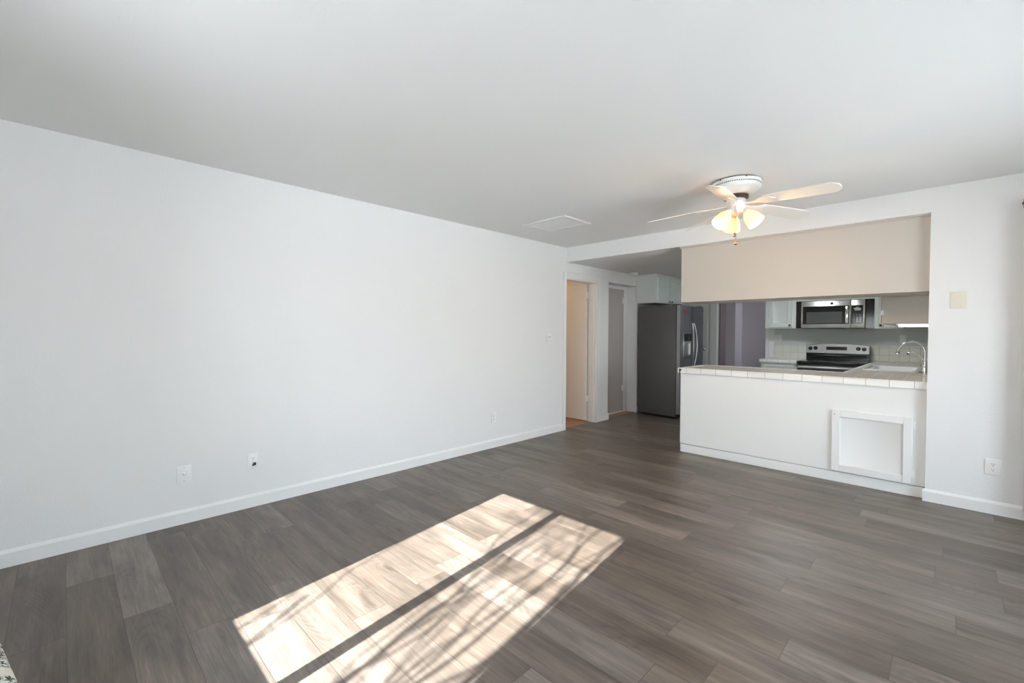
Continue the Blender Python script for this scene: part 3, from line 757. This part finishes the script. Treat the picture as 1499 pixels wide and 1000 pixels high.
def blank(name, label, cat, o, wall, w=.070, h=.115, m='plastic', jack=False):
    t = Thing(name, label, cat, o)
    t.part('plate', to_wall(plate_bm(w, h), o, wall), M[m])
    for dz in (h*.365, -h*.365):
        t.part('screw', to_wall(lathe(bmesh.new(), [(.0035, 0), (.0035, .0012)], (0, -.006, dz), (0, -1, 0), 10), o, wall), M['steel' if jack else m])
    if jack:
        b = lathe(bmesh.new(), [(.0085, 0), (.0085, .003), (.0048, .004), (.0048, .012)], (0, -.006, 0), (0, -1, 0), 16)
        t.part('jack', to_wall(b, o, wall), M['steel'])
    return t
blank('cable_plate', 'white wall plate with a small cable jack, low on the long left wall', 'wall plate', (0, .568, .336), 'L', .082, .118, jack=True)
outlet('white outlet with a black adapter in its lower socket, on the left wall', (0, .986, .340), 'L', dark_plug=True)
outlet('plain white outlet low on the left wall, nearest the open door', (0, 3.425, .340), 'L')
outlet('white outlet low on the wall right of the peninsula', (3.905, YB, .343), 'B', .083, .117)
blank('blank_plate', 'cream square blank plate high on the wall right of the bulkhead', 'wall plate', (3.706, YB, 1.565), 'B', .088, .128, 'cream')
t = Thing('light_switch', 'white double toggle switch on the left wall beside the open door', 'light switch', (0, 4.383, 1.247))
o = (0, 4.383, 1.247)
t.part('plate', to_wall(plate_bm(.110, .112), o, 'L'), M['plastic'])
for dx in (-.023, .023):
    b = bx(bmesh.new(), dx-.004, dx+.004, -.017, -.005, -.002, .013, .002, 1); t.part('toggle', to_wall(b, o, 'L'), M['plastic'])
    b = bx(bmesh.new(), dx-.006, dx+.006, -.0068, -.0055, -.013, .013); t.part('toggle_slot', to_wall(b, o, 'L'), M['cream'])
t = outlet('white outlet with switch above the plain backsplash left of the range', (1.668, YK, 1.238), 'B', .118, .116)
for v in (): pass
outlet('white outlet above the embossed backsplash behind the faucet', (3.200, YK, 1.243), 'B', .074, .118)

# attic hatch in the ceiling
t = Thing('ceiling_hatch', 'white framed square access panel in the ceiling near the left wall', 'ceiling panel', (.73, 3.62, H))
hx0, hx1, hy0, hy1 = .447, 1.010, 3.403, 3.845
b = bmesh.new(); g = .055
for q in ((hx0, hx1, hy0, hy0+g), (hx0, hx1, hy1-g, hy1), (hx0, hx0+g, hy0+g, hy1-g), (hx1-g, hx1, hy0+g, hy1-g)): bx(b, *q, H-.016, H-.0005, .004, 1)
t.part('frame', b, M['ceil']); t.part('panel', B(hx0+g+.004, hx1-g-.004, hy0+g+.004, hy1-g-.004, H-.008, H-.0005), M['plastic'])

# curtain and rod just beyond the right edge of the view
o = [(4.045 + .42*i/47, 4.668 + .034*math.sin(i*1.3)) for i in range(48)]
o += [(x+.001, y+.004) for x, y in reversed(o)]
single('curtain', prism(bmesh.new(), o, .03, 2.20, 'z'), M['plastic'], 'white curtain gathered on the wall right of the blank plate', 'curtain', (4.25, 4.668, 1.1))
t = Thing('curtain_rod', 'dark curtain rod end high on the wall at the right edge of the photo', 'curtain rod', (4.7, 4.668, 2.212))
t.part('rod', tube(bmesh.new(), [(4.022, 4.668, 2.212), (5.45, 4.668, 2.212)], .008, 12), M['brass'])
t.part('finial', lathe(bmesh.new(), [(.008, 0), (.011, .003), (.012, .010), (.008, .016), (.003, .018)], (4.022, 4.668, 2.212), (-1, 0, 0), 16), M['brass'])
for x in (4.030, 5.40):
    bm = tube(bmesh.new(), [(x, 4.744, 2.225), (x, 4.668, 2.225), (x, 4.668, 2.206)], .006, 8); bx(bm, x-.013, x+.013, 4.7385, 4.7445, 2.195, 2.255)
    t.part('bracket', bm, M['brass'])

# ------------------------------------------------------------------ ceiling fan
FX, FY = 2.509, 3.555
t = Thing('ceiling_fan', 'white five blade ceiling fan with three lit frosted shades', 'ceiling fan', (FX, FY, H))
t.part('canopy', lathe(bmesh.new(), [(.150, H-.010), (.164, H-.010), (.168, H-.014), (.168, H-.030), (.163, H-.034), (.163, H-.042), (.168, H-.046), (.166, H-.058), (.155, H-.072), (.135, H-.088), (.112, H-.100), (.103, H-.106), (.098, H-.108)], (FX, FY, 0), seg=48), M['fan'])
t.part('mounting_shadow_ring', lathe(bmesh.new(), [(.150, H-.0005), (.150, H-.012)], (FX, FY, 0), seg=40), M['fangap'], label='mounting ring darkened as the shadow gap against the ceiling')  # dark colour puts in the shadow gap between canopy and ceiling
b = bmesh.new()
for i in range(72):
    a = 2*math.pi*i/72; c, s = math.cos(a), math.sin(a); r = .1635
    q = bx(bmesh.new(), -.003, .003, r-.004, r+.0008, H-.0415, H-.0345)
    for v in q.verts: v.co = Vector((FX + v.co.x*-s + v.co.y*c, FY + v.co.x*c + v.co.y*s, v.co.z))
    me = bpy.data.meshes.new('tmp'); q.to_mesh(me); q.free(); b.from_mesh(me); bpy.data.meshes.remove(me)
t.part('vent_slots', b, M['fangap'])
for k in range(3):
    a = R(250+60*k)
    t.part('screw', lathe(bmesh.new(), [(.005, 0), (.005, .003)], (FX+.168*math.cos(a), FY+.168*math.sin(a), H-.014), (math.cos(a), math.sin(a), 0), 10), M['fangap'])
t.part('motor', lathe(bmesh.new(), [(.06, 2.335), (.085, 2.332), (.085, 2.312), (.055, 2.308)], (FX, FY, 0), seg=32), M['fangap'], label='dark motor plate')
t.part('hub', lathe(bmesh.new(), [(.03, 2.312), (.062, 2.306), (.068, 2.296), (.068, 2.275), (.060, 2.262), (.060, 2.215), (.052, 2.200), (.03, 2.192)], (FX, FY, 0), seg=36), M['fan'])
def blade_xf(bm, ang):
    PITCH = R(24) if ang == 142 else R(14)
    a = R(ang); er = Vector((math.cos(a), math.sin(a), 0)); et = Vector((-math.sin(a), math.cos(a), 0)); ez = Vector((0, 0, 1))
    # +tangent edge goes down
    tt = et*math.cos(PITCH) - ez*math.sin(PITCH); nn = er.cross(tt)
    for v in bm.verts:
        v.co = Vector((FX, FY, 2.268)) + er*v.co.x + tt*v.co.y + nn*v.co.z - ez*(.062*max(0, v.co.x-.1))
    return bm
for k, ang in enumerate((-10, 60, 142, 188, 277)):
    o = [(.205, -.045), (.215, -.052), (.30, -.058), (.58, -.066)]
    for i in range(9):
        f = R(-80+160*i/8); o.append((.600+.070*math.cos(f), .066*math.sin(f)/math.sin(R(80))))
    o += [(.58, .066), (.30, .058), (.215, .052), (.205, .045)]
    bm = blade_xf(prism(bmesh.new(), o, -.0035, .0035, 'z'), ang)
    bl = t.part('blade', bm, M['blade'], smooth=False)
    ir = [(.055, -.016), (.12, -.012), (.16, -.022), (.19, -.044), (.235, -.046), (.265, -.020), (.285, 0), (.265, .020), (.235, .046), (.19, .044), (.16, .022), (.12, .012), (.055, .016)]
    bm = prism(bmesh.new(), ir, -.009, -.004, 'z')
    for x, y in ((.215, -.03), (.215, .03), (.26, 0)): lathe(bm, [(.006, -.0115), (.006, -.009)], (x, y, 0), seg=10)
    t.part('blade_arm', blade_xf(bm, ang), M['fan'], bl)
for k, az in enumerate((0, 120, 240)):
    a = R(az); out = Vector((math.cos(a), math.sin(a), 0)); ax = (out*.62 + Vector((0, 0, -.78))).normalized()
    p0 = Vector((FX, FY, 2.222)) + out*.055
    neck = p0 + ax*.028
    arm = t.part('lamp_socket', lathe(bmesh.new(), [(.012, -.012), (.017, 0), (.022, .012), (.026, .028), (.027, .040)], p0, ax, 20), M['fan'])
    prof = [(.024, .0), (.030, .008), (.042, .030), (.051, .055), (.057, .080), (.060, .100), (.062, .112), (.0595, .112), (.0575, .100), (.0545, .080), (.0485, .055), (.0395, .030), (.0275, .008), (.022, .002)]
    t.part('lamp_shade', lathe(bmesh.new(), prof, neck, ax, 32, cap=False), M['shade'], arm, label='frosted bell shaped glass shade, lit')
    bc = neck + ax*.048
    t.part('bulb', lathe(bmesh.new(), [(.002, -.028), (.010, -.026), (.012, -.016), (.017, -.004), (.019, .006), (.016, .017), (.007, .024), (.001, .025)], bc, ax, 18), M['bulb'], arm)
    add_light('fan_bulb', 'POINT', bc + ax*.045, 12.0, (1, .66, .36), shadow_soft_size=.03)
for (dx, dy, zt, zb) in ((.014, -.064, 2.245, 2.030), (.022, -.062, 2.220, 1.970)):
    ch = t.part('pull_chain', tube(bmesh.new(), [(FX+dx, FY+dy, zt), (FX+dx+.002, FY+dy, (zt+zb)/2), (FX+dx, FY+dy, zb+.012)], .0014, 6), M['brass'])
    t.part('fob', lathe(bmesh.new(), [(.002, .016), (.006, .013), (.007, .009), (.003, .006), (.009, .001), (.0115, -.006), (.009, -.013), (.002, -.016)], (FX+dx, FY+dy, zb), seg=16), M['wood'], ch, label='small dark wooden pull')

# ------------------------------------------------------------------ ottoman corner at the lower left
b = bx(bmesh.new(), -.42, .42, -.24, .24, 0, .33, .05, 5)
bmesh.ops.subdivide_edges(b, edges=[], cuts=1)
rot = Matrix.Rotation(R(10.3), 3, 'Z')
for v in b.verts: v.co = rot @ v.co + Vector((1.60, -.376, 0))
o = single('ottoman', b, M['fabric'], 'cream ottoman corner with dark green leaf print at the lower left edge', 'ottoman', (1.60, -.376, .15))

# ------------------------------------------------------------------ bare tree outside the window: its shadow falls in the sun patch
random.seed(11)
t = Thing('bare_tree', 'leafless tree outside the window casting branch shadows on the floor', 'tree', (3.05, -4.3, -.16))
def limb(p, q, r0, r1, wob, n=6):
    p, q = Vector(p), Vector(q); L = (q-p).length
    pts = [p + (q-p)*(i/n) + (Vector((random.uniform(-1, 1), random.uniform(-.5, .5), random.uniform(-1, 1)))*wob*L if 0 < i < n else Vector()) for i in range(n+1)]
    pts = smooth_path(pts, 4)
    return pts, [r0 + (r1-r0)*i/(len(pts)-1) for i in range(len(pts))]
tp, tr = limb((3.05, -4.3, -.16), (2.95, -4.3, 2.1), .11, .075, .02)
trunk = t.part('trunk', tube(bmesh.new(), tp, tr, 12), M['bark'])
def twig(p, d, L, r, depth, bm):
    d = d.normalized(); q = p + d*L
    pts, rr = limb(p, q, r, r*.55, .045)
    tube(bm, pts, rr, 7)
    if depth <= 0: return
    for k in range(3 if depth > 2 else 2):
        f = random.uniform(.35, 1.0); j = int(f*(len(pts)-1))
        nd = (d + Vector((random.uniform(-.55, .55), random.uniform(-.35, .35), random.uniform(-.05, .55)))).normalized()
        twig(pts[j], nd, L*random.uniform(.55, .8), rr[j]*.68, depth-1, bm)
for (sx, sz, dx, dz, L, r) in ((2.98, 1.6, -.12, 1, 1.5, .020), (2.97, 2.0, .12, 1, 1.5, .022), (2.98, 1.5, -.50, .9, 1.7, .012), (3.0, 1.9, .30, 1, 1.7, .022), (3.0, 1.5, .5, 1, 1.5, .018), (3.04, 1.7, -.06, 1, 1.9, .011), (3.1, 1.8, .02, 1, 1.8, .013)):
    bm = bmesh.new(); twig(Vector((sx, -4.3, sz)), Vector((dx, random.uniform(-.12, .12), dz)), L, r, 3, bm)
    t.part('branch', bm, M['bark'], trunk)
